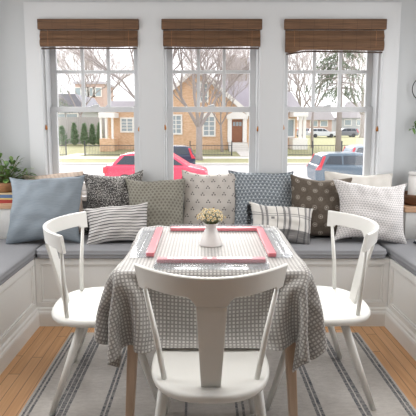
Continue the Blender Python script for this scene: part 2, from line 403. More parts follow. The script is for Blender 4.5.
cushion('bench_cushion', -1.665, XL-.004+.012, 1.12, 3.05, ZB+.001, .062, lab='grey cushion on the left bench')
cushion('bench_cushion', XR+.002, 1.81, 1.12, 3.05, ZB+.001, .062, lab='grey cushion on the right bench')
ZC = ZB+.065
def ledge(x0, x1, lab, chamfer, dz):
    e = tag(empty('corner_cabinet', (x0, 3.06, ZB)), lab, 'cabinet', 'corner cabinets')
    MB().box(.012 if chamfer else 0,x1-x0-(0 if chamfer else .012),.012,.21,.001,.235+dz).build('cabinet_body', m_bench, e, bevel=.003)
    MB().box(0,x1-x0,0,.212,.235+dz,.275+dz).build('wooden_top', m_counter, e, bevel=.003)
    return e
ledge(-1.675, -1.315, 'white corner cabinet with wooden top on the left, under books and plant', 0, .042)
ledge(1.462, 1.815, 'white corner cabinet with wooden top on the right, under wooden bowl', 1, .016)
ZK = ZB+.2755

# ------------------------------------------------------------------ rug, table, cloth
tag(MB().box(-.856,1.006,.5,2.65,.0005,.010).build('area_rug', m_rug, bevel=.003), 'pale grey woven rug with dark stripes under the table', 'rug')
TX, TY, HX, HY, TZ = .036, 2.078, .386, .384, .745
t = tag(empty('dining_table', (TX,TY,0)), 'small dining table with pale wooden legs under the checked cloth', 'table')
tc = [(sx*(HX-.055)+.037*math.cos(q), sy*(HY-.055)+.037*math.sin(q)) for (sx,sy,q0) in ((1,1,0),(-1,1,90),(-1,-1,180),(1,-1,270)) for q in [R(q0+15*k) for k in range(7)]]
MB().prism(tc, TZ-.028, TZ, 'z').build('tabletop', m_tleg, t, bevel=.004)
MB().box(-HX+.06,HX-.06,-HY+.06,HY-.06,TZ-.10,TZ-.028).build('apron', m_tleg, t)
for sx in (-1,1):
    for sy in (-1,1):
        rs = []
        for z, w_ in ((.0105,.016),(TZ-.03,.025)):
            f = z/(TZ-.03); x = sx*(.352-.035*f); y = sy*(.392-.06*f)
            rs.append([(x-w_,y-w_,z),(x+w_,y-w_,z),(x+w_,y+w_,z),(x-w_,y+w_,z)])
        MB().rings(rs).build('leg', m_tleg, t, bevel=.004)
# --- draped cloth: small position-based cloth solve
def solve_cloth():
    h = .0195; AX, AY = HX+.325, HY+.325
    nx, ny = int(2*AX/h)+1, int(2*AY/h)+1
    gx, gy = np.meshgrid(np.linspace(-AX,AX,nx), np.linspace(-AY,AY,ny), indexing='ij')
    ox, oy = .004, -.012                                # the cloth lies slightly off centre
    P = np.stack([gx+ox, gy+oy, np.full_like(gx, TZ+.004)], -1); hx, hy = 2*AX/(nx-1), 2*AY/(ny-1)
    P[...,2] -= np.maximum(0, np.maximum(abs(P[...,0])-HX, abs(P[...,1])-HY))*.15
    ins = (abs(P[...,0]) < HX-.008) & (abs(P[...,1]) < HY-.008)
    w = np.where(ins, 0., 1.)[...,None]; Q = P.copy(); rest0 = P.copy()
    P[...,2] += rng.normal(0,.0015,P[...,2].shape)*(~ins)
    cons = []
    for dx,dy,k in ((1,0,1.),(0,1,1.),(1,1,.05),(1,-1,.05),(2,0,.02),(0,2,.02)):
        L = math.hypot(dx*hx, dy*hy); step = max(dx,abs(dy))
        for par in range(2):
            I, J = np.meshgrid(np.arange(nx), np.arange(ny), indexing='ij')
            ax = I if dx else J
            ok = (I+dx < nx) & (J+dy < ny) & (J+dy >= 0) & ((ax//step) % 2 == par)
            cons.append((I[ok],J[ok],I[ok]+dx,J[ok]+dy,L,k))
    seats = ((.0275-TX, 1.436-TY, 0.), (.728-TX, 2.114-TY, R(90)), (-.645-TX, 2.088-TY, R(-90)))
    def collide(P):
        x,y,z = P[...,0],P[...,1],P[...,2]; r = .02
        inb = (abs(x) < HX) & (abs(y) < HY) & (z < TZ+.004)
        ddx = HX-abs(x); ddy = HY-abs(y); ddz = TZ+.004-z
        m = np.minimum(np.minimum(ddx,ddy),ddz)
        cz = inb & (ddz <= m+1e-9); P[...,2] = np.where(cz, TZ+.004, z)
        cxm = inb & ~cz & (ddx <= m+1e-9); P[...,0] = np.where(cxm, np.sign(x)*HX, x)
        cym = inb & ~cz & ~cxm; P[...,1] = np.where(cym, np.sign(y)*HY, y)
        for sx,sy,a_ in seats:
            qx = (P[...,0]-sx)*math.cos(a_)+(P[...,1]-sy)*math.sin(a_); qy = -(P[...,0]-sx)*math.sin(a_)+(P[...,1]-sy)*math.cos(a_)
            e_ = (abs(qx)/.228)**2.6+(abs(qy-.135)/.243)**2.6
            hit = (e_ < 1) & (P[...,2] < .461) & (P[...,2] > .36); P[...,2] = np.where(hit, .461, P[...,2])
        return P
    for it in range(340):
        vel = (P-Q)*.965; Q = P.copy()
        P = P + vel*w; P[...,2] -= (.0006 if it < 300 else .00004)*w[...,0]
        for _ in range(8 if it < 300 else 16):
            for i0,j0,i1,j1,L,k in cons:
                a_ = P[i0,j0]; b_ = P[i1,j1]; d = b_-a_; l = np.sqrt((d*d).sum(-1,keepdims=True))+1e-9
                wa, wb_ = w[i0,j0], w[i1,j1]; s = k*(l-L)/l*d/np.maximum(wa+wb_,1e-9)
                P[i0,j0] = a_+s*wa; P[i1,j1] = b_-s*wb_
        P = collide(P)
    P = np.where(ins[...,None], rest0, P)
    vs_ = P.reshape(-1,3)+np.array([0,0,0]); fs = [(i*ny+j,(i+1)*ny+j,(i+1)*ny+j+1,i*ny+j+1) for i in range(nx-1) for j in range(ny-1)]
    me = bpy.data.meshes.new('tablecloth'); me.from_pydata(vs_.tolist(), [], fs); me.update()
    uvl = me.uv_layers.new(); uvs = np.stack([gx,gy],-1).reshape(-1,2)
    idx = np.empty(len(me.loops), dtype=np.int32); me.loops.foreach_get('vertex_index', idx)
    uvl.data.foreach_set('uv', uvs[idx].ravel().astype(np.float32)); return me
me = solve_cloth()
o = link('tablecloth', me, m_cloth, None, True); o.location = (TX,TY,0)
sm = o.modifiers.new('thick','SOLIDIFY'); sm.thickness = .0018; sm.offset = 1; o.modifiers.new('sub','SUBSURF').render_levels = 1
tag(o, 'grey checked tablecloth draped over the dining table', 'tablecloth')
ZTB = TZ+.0065
# four clear racks with pink bars on the cloth
def rack(x, y, rz, L, lab, notch=False):
    e = tag(empty('tile_rack', (x,y,ZTB), rz), lab, 'tile rack', 'tile racks around the table')
    mb = MB(); mb.box(-L/2,L/2,-.070,.040,0,.004).box(-L/2,L/2,-.002,.002,.004,.026).box(-L/2,L/2,-.070,-.066,.004,.018).box(-L/2,L/2,-.036,-.033,.004,.012)
    mb.box(-L/2,-L/2+.004,-.066,-.002,.004,.020).box(L/2-.004,L/2,-.066,-.002,.004,.020)
    mb.build('clear_rack', m_acrylic, e, bevel=.001)
    mb = MB(); mb.box(-L/2+.006,L/2-.006,.003,.038,.0042,.021)
    mb.build('pink_bar', m_pink, e, bevel=.002)
    if notch:
        for k in range(9): MB().box(-L/2+.05+k*.043,-L/2+.072+k*.043,.008,.032,.021,.0222).build('white_tab', m_ceramic, e)
    return e
rack(-.262,2.13,R(-90)+R(.6),.50,'clear rack with pink bar lying along the left table edge')
rack(.335,2.125,R(90)-R(.6),.50,'clear rack with pink bar lying along the right table edge')
rack(.072,2.392,R(180),.52,'clear rack with pink bar along the far table edge behind the vase')
rack(.036,1.792,0,.48,'clear rack with white-notched pink bar along the table edge nearest the front chair', True)
# vase with dried flowers
o = MB().lathe([(.0,0),(.056,0),(.0585,.003),(.058,.008),(.047,.040),(.034,.070),(.027,.084),(.0275,.090),(.034,.102),(.0405,.112),(.0385,.112),(.031,.100),(.024,.088),(.022,.06),(.0,.055)], (0,0,0), 36, False, False).build('bud_vase', m_ceramic, None, smooth=True)
o.location = (.040,2.095,ZTB); tag(o, 'small white waisted ceramic vase in the middle of the table', 'vase')
fl = tag(empty('dried_flowers', (.040,2.095,ZTB+.075)), 'bunch of small cream and yellow flowers in the white vase', 'flowers')
m_stem = plain('flower_stem', srgb(98,104,62), .7, var=.2); m_petal = plain('cream_petal', srgb(232,222,192), .8, var=.12, scale=90); m_eye = plain('flower_eye', srgb(206,170,96), .8, var=.15, scale=90)
st = MB(); heads = []
for k in range(62):
    a_ = k*2.399; q = math.sqrt((k+.5)/62); th = q*1.35; rr = .062+random.uniform(-.008,.006)
    p_ = Vector((rr*1.08*math.sin(th)*math.cos(a_), rr*1.08*math.sin(th)*math.sin(a_), .045+rr*.98*math.cos(th)))
    st.tube([(random.uniform(-.012,.012),random.uniform(-.012,.012),0), (p_.x*.35,p_.y*.35,.03), p_], .0009, 4); heads.append(p_)
for k in range(40):
    a_ = random.uniform(0,2*PI); rr = random.uniform(.018,.045); z = random.uniform(.036,.062); n = len(st.v)
    d = Vector((math.cos(a_),math.sin(a_),random.uniform(-.1,.5))).normalized(); w_ = Vector((-math.sin(a_),math.cos(a_),.2))*.006; c_ = Vector((math.cos(a_)*rr*.4,math.sin(a_)*rr*.4,z-.008))
    st.add([c_, c_+d*.016+w_, c_+d*.034, c_+d*.016-w_], [(0,1,2,3)])
st.build('stems_and_leaves', m_stem, fl)
mb = MB(); mb.rings([[(.0085*math.cos(2*PI*i/10)*(1 if i%2 else .72), .0085*math.sin(2*PI*i/10)*(1 if i%2 else .72), z) for i in range(10)] for z in (0,.0025)])
f0 = mb.build('flower_head', m_petal, fl); g0_ = MB().sphere((0,0,.003),.0042,7,4,(1,1,.7)).build('flower_eye', m_eye, f0, smooth=True)
for k, p_ in enumerate(heads):
    o = f0 if k == 0 else f0.copy(); 
    if k: C.objects.link(o); c_ = g0_.copy(); C.objects.link(c_); c_.parent = o
    o.location = p_; d = Vector((p_.x,p_.y,p_.z-.045)).normalized(); o.rotation_euler = d.to_track_quat('Z','Y').to_euler(); s = random.uniform(.75,1.2); o.scale = (s,s,s)

# ------------------------------------------------------------------ chairs
def make_chair():
    root = empty('dining_chair')
    SY, SA, SB, N = .135, .223, .238, 48
    def outl(sc, z, inset=0):
        pts = []
        for k in range(N):
            a_ = 2*PI*k/N; c_, s_ = math.cos(a_), math.sin(a_); e_ = 2/2.5
            pts.append(((SA-inset)*abs(c_)**e_*(1 if c_>=0 else -1)*sc, SY+(SB-inset)*abs(s_)**e_*(1 if s_>=0 else -1)*sc, z))
        return pts
    mb = MB()
    prof = [(.030,.415),(.012,.418),(.003,.424),(0,.432),(0,.440),(.003,.447),(.010,.4505),(.020,.4515),(.034,.4515),(.040,.4500),(.046,.4505),(.06,.4485),(.11,.4465),(.17,.446)]
    mb.rings([outl(1,z,i) for i,z in prof]); mb.build('seat', m_chair, root, smooth=True)
    for sx in (-1,1):
        MB().tube([(sx*.168,.070,.425),(sx*.195,0,.21),(sx*.222,-.070,.0105)], [.0205,.0185,.0135], 14).build('leg', m_chair, root, smooth=True)
        MB().tube([(sx*.150,.285,.425),(sx*.178,.360,.21),(sx*.205,.435,.0105)], [.0205,.0185,.0135], 14).build('leg', m_chair, root, smooth=True)
        MB().tube([(sx*.163,.0,.442),(sx*.192,-.002,.61),(sx*.230,.002,.788)], [.0100,.0105,.0075], 12).build('spindle', m_chair, root, smooth=True)
    def ry(x): return -.122+.132*(abs(x)/.256)**2.0
    def sm(a_, b_, x): t_ = min(1,max(0,(x-a_)/(b_-a_))); return t_*t_*(3-2*t_)
    xs = sorted(set([-.262+.524*k/70 for k in range(71)]+[q*sg for sg in (-1,1) for q in (.050,.053,.056,.06,.066,.074,.225,.229,.232,.235,.238)]))
    rs = []; b_ = .0035
    for x in xs:
        ax = abs(x); dy = (ry(x+.002)-ry(x-.002))/.004; nl = Vector((-dy,1,0)).normalized()
        zt = .868; zl = .796-.014*sm(.224,.234,ax)-.030*(1-sm(.049,.078,ax)**.5); th = .0075
        def P(o_, z): lean = -.10*(z-.838); k = 1-.055*(zt-z)/.085*(ax/.262)**3; return (x*k+nl.x*o_, ry(x)+nl.y*o_+lean, z)
        rs.append([P(-th,zl+b_),P(-th,zt-b_),P(-th+b_,zt),P(th-b_,zt),P(th,zt-b_),P(th,zl+b_),P(th-b_,zl),P(-th+b_,zl)])
    mb = MB(); mb.rings(rs); mb.build('top_rail', m_chair, root, smooth=True).modifiers.new('edge','EDGE_SPLIT').split_angle = R(32)
    rs = []
    for k in range(13):
        f = k/12; z = .4475+(.768-.4475)*f; hw = .0345+.0160*f; y = -.040+(-.115+.040)*(f**1.1); t_ = .0078; cv = .002*f
        rs.append([(-hw,y-t_+cv,z),(-hw*.5,y-t_,z),(hw*.5,y-t_,z),(hw,y-t_+cv,z),(hw,y+t_+cv,z),(hw*.5,y+t_,z),(-hw*.5,y+t_,z),(-hw,y+t_+cv,z)])
    mb = MB(); mb.rings(rs); mb.build('back_splat', m_chair, root, smooth=True, bevel=.002).modifiers.new('edge','EDGE_SPLIT').split_angle = R(32)
    return root
ch = make_chair(); ch.location = (.0275,1.436,0); grp = 'white dining chairs'
tag(ch, 'white wooden dining chair in front, its broad splat back turned to the camera', 'chair', grp)
c2 = copy_tree(ch); c2.location = (-.648,2.088,0); c2.rotation_euler = (0,0,R(-90+4)); tag(c2, 'white wooden dining chair to the left of the table', 'chair', grp)
c3 = copy_tree(ch); c3.location = (.728,2.114,0); c3.rotation_euler = (0,0,R(90+2)); tag(c3, 'white wooden dining chair to the right of the table', 'chair', grp)

# ------------------------------------------------------------------ pillows
def pillow(name, mat, w, h, loc, lean, yaw, lab, roll=0, th=.075, ear=.07, seed=0, pipe=None, sag=0):
    """loc = bottom middle; leans back by `lean` degrees (towards +y)"""
    n = 30; r_ = np.random.default_rng(seed); mb = MB(); ph = r_.uniform(0,6,8)
    def pt(i, j, side):
        u, v = -1+2*i/n, -1+2*j/n
        x = w/2*u*(1-ear*(1-abs(v)**2.4)*abs(u)); z = h/2*v*(1-ear*(1-abs(u)**2.4)*abs(v))
        f = max(0,(1-u**2))*max(0,(1-v**2)); t_ = th*(f**.42)
        wr = .005*math.sin(u*5+v*3+ph[0])*f + .0055*math.sin(u*9-v*7+ph[1])*(1-f)*f*4 + .0035*math.sin(v*13+ph[2]+2*u)*f + .005*math.sin(math.atan2(v-.98,abs(u)-.98)*16+ph[6])*math.exp(-6*((1-abs(u))**2+(1-v)**2)) + .004*math.sin(u*17+ph[7]+v*2)*math.exp(-7*(.8-v)**2)
        z += -sag*(1-u*u)*max(0,v) ; x += .006*math.sin(v*3+ph[3]); z += .006*math.sin(u*3.5+ph[4])
        edgew = .006*math.sin(10*(u if abs(v)>abs(u) else v)+ph[5])*(max(abs(u),abs(v))**6)
        return (x, side*(t_+wr)+edgew, z+h/2)
    vs_ = []; uv = []
    for side in (-1,1):
        for i in range(n+1):
            for j in range(n+1):
                vs_.append(pt(i,j,side) ); uv.append((w*i/n, h*j/n))
    fs = []
    N2 = (n+1)**2
    for i in range(n):
        for j in range(n):
            a_ = i*(n+1)+j; q = (a_,a_+n+1,a_+n+2,a_+1); fs.append(q); fs.append(tuple(N2+k for k in reversed(q)))
    me = bpy.data.meshes.new(name); me.from_pydata(vs_,[],fs); me.update()
    uvl = me.uv_layers.new()
    for lp in me.loops: uvl.data[lp.index].uv = uv[lp.vertex_index]
    b = bmesh.new(); b.from_mesh(me); bmesh.ops.remove_doubles(b, verts=b.verts, dist=.0004); bmesh.ops.recalc_face_normals(b, faces=b.faces); b.to_mesh(me); b.free()
    o = link(name, me, mat, None, True, sub=1)
    o.rotation_euler = (Matrix.Rotation(R(yaw),3,'Z') @ Matrix.Rotation(R(-lean),3,'X') @ Matrix.Rotation(R(roll),3,'Y')).to_euler()
    o.location = loc
    return tag(o, lab, 'pillow', 'throw pillows on the window seat')
PIL = [
 ('throw_pillow', m_beige, .46,.47,(-1.10,3.13,ZC),12,0,'beige knitted pillow peeking out behind the blue linen pillow',-4,.05,.06),
 ('throw_pillow', m_speck, .47,.48,(-.66,3.12,ZC),16,0,'dark grey speckled pillow behind the striped lumbar pillow',-3,.08,.13),
 ('throw_pillow', m_olive, .45,.45,(-.345,3.015,ZC),17,0,'taupe block-print pillow between the speckled and the three-dot pillow',0,.085,.12),
 ('throw_pillow', m_tri, .44,.49,(.035,3.10,ZC),16,0,'cream pillow with three-dot print behind the flower vase',3,.085,.11),
 ('throw_pillow', m_leafp, .50,.50,(.435,3.10,ZC),16,0,'blue pillow with white leaf print behind the plaid lumbar pillow',1,.075,.13),
 ('throw_pillow', m_floral, .46,.46,(.84,3.01,ZC),17,0,'brown pillow with white ring flowers behind the right chair',3,.085,.11),
 ('throw_pillow', m_offwhite, .52,.47,(1.16,3.13,ZC),14,0,'plain off-white pillow behind the white wedge-print pillow',2,.06,.06),
 ('throw_pillow', m_zig, .53,.45,(1.155,2.88,ZC),19,0,'white pillow with small grey wedge print on the right end',4,.09,.17),
 ('throw_pillow', m_blue, .54,.49,(-1.09,2.87,ZC),19,0,'large blue linen pillow on the left end of the window seat',-2,.10,.12),
 ('throw_pillow', m_stripe, .46,.28,(-.58,2.88,ZC),20,0,'white lumbar pillow with thin dark stripes',-6,.08,.12),
 ('throw_pillow', m_plaid, .46,.28,(.525,2.88,ZC),20,0,'black and white plaid lumbar pillow with black yarn fringe',6,.08,.12),
 ('throw_pillow', m_dkprint, .40,.34,(1.50,2.70,ZC+.01),60,-70,'dark patterned pillow at the right edge on the right bench',0,.07,.06),
]
for k, p_ in enumerate(PIL):
    o = pillow(*p_, seed=k+3)
    if p_[1] is m_plaid:
        fr = MB()
        for j in range(150):
            f = random.random(); z = .27*(.18+.80*f); x = -.215+.03*(1-(2*f-1)**2)*.3
            fr.tube([(x,random.uniform(-.006,.006),z),(x-random.uniform(.008,.03),random.uniform(-.015,.015),z+random.uniform(-.012,.012)),(x-random.uniform(.01,.034),random.uniform(-.02,.02),z-random.uniform(.0,.03))], .0016, 4)
        fr.build('yarn_fringe', m_fringe, o)

# ------------------------------------------------------------------ small things on the corner cabinets
bz = ZK+.042
for k, (c_, h_, w_, d_, r_, lab) in enumerate(((srgb(168,58,48),.026,.235,.165,2,'red book at the bottom of the stack under the plant'),(srgb(214,186,116),.010,.22,.16,-3,'thin yellow book between the red and the blue book'),(srgb(86,110,148),.024,.225,.16,1,'blue book in the stack under the plant'),(srgb(202,180,140),.012,.20,.15,-2,'thin tan book on top of the stack under the plant'))):
    e = tag(empty('book', (-1.478,3.165,bz), R(r_)), lab, 'book', 'books on the left cabinet')
    m = plain('book_cover_%d' % k, c_, .5, var=.05); t_ = .002
    MB().box(-w_/2,w_/2,-d_/2*1.1,d_/2,0,t_).box(-w_/2,w_/2,-d_/2*1.1,d_/2,h_-t_,h_).box(-w_/2,w_/2,-d_/2*1.1,-d_/2*1.1+.003,t_,h_-t_).build('cover', m, e)
    MB().box(-w_/2+.004,w_/2-.004,-d_/2*1.1+.003,d_/2-.005,t_,h_-t_).build('pages', m_offwhite, e); bz += h_+.0005
e = tag(empty('potted_plant', (-1.465,3.165,bz)), 'bushy green plant in a round wooden pot on the books', 'plant')
MB().lathe([(0,0),(.075,0),(.09,.02),(.098,.055),(.096,.072),(.09,.072),(.088,.06),(0,.058)], (0,0,0), 28, False, False).build('pot', m_pot, e, smooth=True)
M = Mat('green_leaf', rough=.45); u, v, _ = M.coord('Object'); n = M.noise(22, M.vec, 2); m_leaf = M.color(M.mix(((n-.35)*2.4).clamp(), srgb(48,92,44), srgb(150,180,104))).m
def leaf(mb, base, d, L, wd, droop=.3):
    d = Vector(d).normalized(); side = d.cross(Vector((0,0,1))); side = (side if side.length > .05 else Vector((1,0,0))).normalized(); up = side.cross(d).normalized(); b = Vector(base); ls, rs_, ms = [], [], []
    for k in range(6):
        f = k/5; c_ = b+d*L*f-Vector((0,0,1))*droop*L*f*f; w_ = wd*math.sin(PI*(f*.92+.04))**.8
        ms.append(c_-up*w_*.18); ls.append(c_+side*w_); rs_.append(c_-side*w_)
    n0 = mb.add(ls+ms+rs_, [])
    for k in range(5): mb.f += [(n0+k,n0+k+1,n0+7+k,n0+6+k),(n0+6+k,n0+7+k,n0+13+k,n0+12+k)]
lv = MB(); sv = MB()
for k in range(105):
    a_ = random.uniform(0,2*PI); el = random.uniform(.05,1.3); rr = random.uniform(.05,.165); d = Vector((math.cos(a_)*math.cos(el)*1.15,math.sin(a_)*math.cos(el)*.45,math.sin(el)))
    p_ = Vector((0,0,.065))+d*rr*Vector((1,1,.75)).length/1.4
    sv.tube([(0,0,.06), Vector((0,0,.06))+d*rr*.5+Vector((0,0,.01)), p_], .0018, 5)
    leaf(lv, p_, d+Vector((random.uniform(-.5,.5),random.uniform(-.5,.3),random.uniform(-.3,.2))), random.uniform(.05,.085), random.uniform(.013,.021), .4)
for x, z in ((.19,.12),(.25,.06),(.22,.03),(.15,.14)):
    sv.tube([(0,0,.06),(x*.6,-.02,z+.02),(x+.02,-.02,z)], .002, 5)
    for q in range(4): leaf(lv, (x*(.55+.15*q),-.02,z+.005), (random.uniform(.2,.8),random.uniform(-.5,.2),random.uniform(.1,.9)), .05,.013)
lv.build('leaves', m_leaf, e, smooth=True); sv.build('stems', m_stem, e)
# right cabinet: wooden bowl with white canister, hoop and vine on the wall
ZR = ZK+.016
e = MB().lathe([(0,0),(.06,0),(.085,.02),(.106,.055),(.116,.083),(.109,.085),(.096,.055),(.075,.022),(.055,.012),(0,.012)], (0,0,0), 32, False, False).build('wooden_bowl', m_bowl, None, smooth=True)
e.location = (1.572,3.172,ZR); tag(e, 'round dark wooden bowl on the right corner cabinet', 'bowl')
e = tag(empty('canister', (1.583,3.175,ZR+.0125)), 'white cylindrical canister standing in the wooden bowl', 'canister')
MB().lathe([(0,0),(.047,0),(.049,.003),(.049,.205)], (0,0,0), 32, False, True).build('canister_body', m_ceramic, e, smooth=True)
MB().lathe([(.0505,.2055),(.0505,.226),(.047,.231),(0,.232)], (0,0,0), 32, True, False).build('lid', m_ceramic, e, smooth=True)
e = tag(empty('wall_hoop', (1.648,YW-.02,1.61)), 'round black wire hoop hung on the wall at the right edge', 'wall hoop')
MB().tube([(.088*math.cos(2*PI*k/40),0,.088*math.sin(2*PI*k/40)) for k in range(41)], .0032, 8).build('hoop', m_black, e, smooth=True)
MB().tube([(0,.036,.095),(0,.0,.093)], .004, 8).build('wall_hook', m_black, e)
v_ = tag(empty('trailing_vine', (1.642,YW-.03,1.415)), 'green trailing vine hanging below the black wall hoop', 'plant')
sv = MB(); lv = MB(); sv.tube([(0,0,.01),(-.03,-.02,-.02),(-.06,-.03,-.06),(-.085,-.03,-.10)], .0018, 5)
for k in range(16):
    f = k/15; p_ = (-.085*f,-.03*f,.005-.105*f); leaf(lv, p_, (random.uniform(-.9,.5),random.uniform(-.6,.2),random.uniform(-.7,.5)), random.uniform(.03,.045), .011, .5)
for k in range(14): leaf(lv, (random.uniform(-.03,.09),random.uniform(-.04,0),random.uniform(-.07,.02)), (random.uniform(-.6,.6),random.uniform(-.6,.2),random.uniform(-.7,.4)), .045,.013,.4)
sv.build('stems', m_stem, v_); lv.build('leaves', m_leaf, v_, smooth=True)

# ------------------------------------------------------------------ the street outside
GZ = -1.75
def at(px, py, Y):
    t_ = R(6.5); F = np.array([0,math.cos(t_),-math.sin(t_)]); U = np.array([0,math.sin(t_),math.cos(t_)])
    r = F+np.array([1.,0,0])*(px-203)/430+U*(172.99-py)/430; return np.array([0,0,1.35])+r*Y/r[1]
def grass(name, c1, c2):
    M = Mat(name, c1, .95, spec=.1); n = M.noise(.9, None, 5); n2 = M.noise(14, M.vec, 3)
    M.color(M.mix((n*.9+n2*.5-.2).clamp(), c1, c2)); return M.m
m_grass = grass('lawn_grass', srgb(134,138,104), srgb(170,165,134)); m_road = plain('asphalt', srgb(172,170,170), .9, var=.05, scale=2)
m_conc = plain('concrete', srgb(206,203,198), .9, var=.04, scale=1.5)
mb = MB(); mb.box(-60,60,-30,32.5,GZ-.3,GZ); struct(mb.build('ground', m_road), 'pale asphalt street outside')
o = MB().box(-60,60,32.5,32.9,GZ-.3,GZ+.14).build('kerb', m_conc); struct(o, 'concrete kerb across the street')
mb = MB(); mb.add([(-60,32.9,GZ+.12),(60,32.9,GZ+.12),(60,37,GZ+.15),(-60,37,GZ+.15)],[(0,1,2,3)]); struct(mb.build('lawn', m_grass), 'grass verge beyond the street')
mb = MB(); mb.add([(-60,37,GZ+.16),(60,37,GZ+.16),(60,39,GZ+.17),(-60,39,GZ+.17)],[(0,1,2,3)]); struct(mb.build('sidewalk', m_conc), 'concrete sidewalk')
mb = MB(); mb.add([(-60,39,GZ+.17),(60,39,GZ+.17),(60,44,-1.30),(-60,44,-1.30),(60,180,-.6),(-60,180,-.6)],[(0,1,2,3),(3,2,4,5)]); struct(mb.build('lawn', m_grass), 'front lawns sloping up to the houses')
def brickmat(name, c1, c2, mortar, sx=.22, sz=.075):
    M = Mat(name, c1, .9); x, y, z = M.coord(); xx = x+y; r = (z/sz).floor(); uu = xx/sx+r.mod(2.)*.5
    t_ = M.white(M.vecof(uu.floor(), r, 0.)); mo = (uu.frac().lt(.06)).mx((z/sz).frac().lt(.14))
    M.color(M.mix(mo*.7, M.mix(t_, c1, c2), mortar)); return M.m
m_brick = brickmat('tan_brick', srgb(200,160,126), srgb(218,184,152), srgb(206,190,174))
m_pbrick = brickmat('pink_brick', srgb(182,156,148), srgb(196,170,160), srgb(192,182,176))
m_white = plain('white_house_paint', srgb(228,226,222), .7, var=.02); m_roof = plain('slate_roof', srgb(128,128,138), .9, var=.12, scale=4); m_proof = plain('pale_roof', srgb(182,178,186), .9, var=.06, scale=2)
m_hglass = plain('house_window_glass', srgb(150,162,168), .15, var=.15, scale=1); m_door = wood('door_wood', srgb(132,82,56), srgb(156,104,74), 2); m_siding = plain('grey_siding', srgb(180,184,188), .8, var=.04)
m_iron = plain('black_iron', srgb(70,72,76), .5, .3); m_fencew = plain('grey_fence_wood', srgb(164,160,158), .9, var=.08)
def hwin(root, x, z, w, h, y, arch=False, bars=True):
    t_ = MB(); T = .16
    t_.box(x-w/2-T,x-w/2,y-.12,y,z-T,z+h+T).box(x+w/2,x+w/2+T,y-.12,y,z-T,z+h+T).box(x-w/2,x+w/2,y-.12,y,z+h,z+h+T).box(x-w/2,x+w/2,y-.12,y,z-T,z)
    if bars:
        t_.box(x-.05,x+.05,y-.08,y-.01,z,z+h)
        for q in (1,2,3): t_.box(x-w/2,x-.05,y-.08,y-.01,z+h*q/4-.035,z+h*q/4+.035).box(x+.05,x+w/2,y-.08,y-.01,z+h*q/4-.035,z+h*q/4+.035)
    f = t_.build('window', m_white, root)
    MB().box(x-w/2,x+w/2,y-.045,y-.02,z,z+h).build('pane', m_hglass, f)
    if arch:
        MB().prism([(x+(w/2+T)*math.cos(PI*k/10), z+h+T+.6*(w/2)*math.sin(PI*k/10)) for k in range(11)], y-.12, y).build('arch', m_white, f)
# tan brick house (front plane 45 m away)
HYY = 45; hx = lambda px, Y=HYY: at(px,120,Y)[0]; hz = lambda py, Y=HYY: at(203,py,Y)[2]
e = tag(empty('brick_house', (0,HYY,-1.4)), 'tan brick house with steep gable and brown front door', 'house'); iv = Matrix.Translation((0,-HYY,1.4))
def part(mb, name, mat, root=None):
    o = mb.build(name, mat, root or e); o.data.transform(iv); return o
mb = MB(); x0, x1 = hx(108), hx(262); zE = hz(104); xp, zp = hx(196), hz(71)
mb.box(x0,hx(150),HYY,HYY+9,-1.5,hz(110)); mb.box(hx(150),x1,HYY,HYY+9,-1.5,hz(113)); mb.prism([(hx(150),hz(113)),(hx(248),hz(113)),(hx(240),hz(109)),(xp,zp),(hx(152),hz(109))], HYY-.02, HYY+8.9)
part(mb,'brick_wall',m_brick)
def slab(p0, p1, t_, y0, y1):
    d = Vector((p1[0]-p0[0],p1[1]-p0[1])).normalized(); n_ = Vector((-d.y,d.x))*t_
    if n_.y < 0: n_ = -n_
    return MB().prism([p0,p1,(p1[0]+n_.x,p1[1]+n_.y),(p0[0]+n_.x,p0[1]+n_.y)], y0, y1)
part(slab((xp,zp),(hx(252),hz(119)),.35,HYY-.5,HYY+9.2),'roof',m_proof); part(slab((xp,zp),(hx(146),hz(114)),.35,HYY-.5,HYY+9.2),'roof',m_proof)
for p_ in ((hx(252),hz(119)),(hx(146),hz(114))): part(slab((xp,zp-.05),(p_[0],p_[1]-.05),.42,HYY-.56,HYY-.5),'rake_board',m_white)
part(MB().prism([(hx(103),hz(110)),(hx(150),hz(110)),(hx(150),hz(101)),(hx(112),hz(101))],HYY-.3,HYY+9),'roof',m_proof)
part(MB().prism([(hx(215),hz(112)),(hx(266),hz(112)),(hx(262),hz(78)),(hx(218),hz(78))],HYY+3,HYY+9.4),'roof',m_proof)
for px, p0, p1, w_ in ((176,133,116,1.0),(209,135,117,1.05)):
    hwin(e, hx(px), hz(p0), w_, hz(p1)-hz(p0), HYY-.03, px==209)
hwin(e, hx(204), hz(101), .62, hz(84)-hz(101), HYY-.04, True); hwin(e, hx(127), hz(131), 1.1, hz(119)-hz(131), HYY)
for c_ in [x for x in C.objects if x.parent == e and x.name.startswith('window')]:
    c_.data.transform(iv)
    for g in [x for x in C.objects if x.parent == c_]: g.data.transform(iv)
zd0, zd1 = hz(142), hz(120)
mb = MB(); mb.box(hx(227.5),hx(231.5),HYY-.5,HYY-.03,zd0,zd1+.1).box(hx(242.5),hx(246.5),HYY-.5,HYY-.03,zd0,zd1+.1).box(hx(226.5),hx(247.5),HYY-.6,HYY-.03,zd1+.1,zd1+.45); mb.prism([(hx(226),zd1+.45),(hx(248),zd1+.45),(hx(237),zd1+1.05)],HYY-.6,HYY-.03)
part(mb,'door_surround',m_white)
d_ = part(MB().box(hx(231.7),hx(242.3),HYY-.12,HYY-.04,zd0,zd1),'front_door',m_door)
for k in range(3): part(MB().box(hx(233)+k*.32,hx(233)+k*.32+.24,HYY-.14,HYY-.115,zd1-.62,zd1-.2),'door_light',m_hglass,d_)
mb = MB()
for k in range(5): mb.box(hx(228),hx(247),HYY-1.0-.35*k,HYY-.62,-1.42,zd0-.02-.18*k)
part(mb,'front_steps',m_conc)
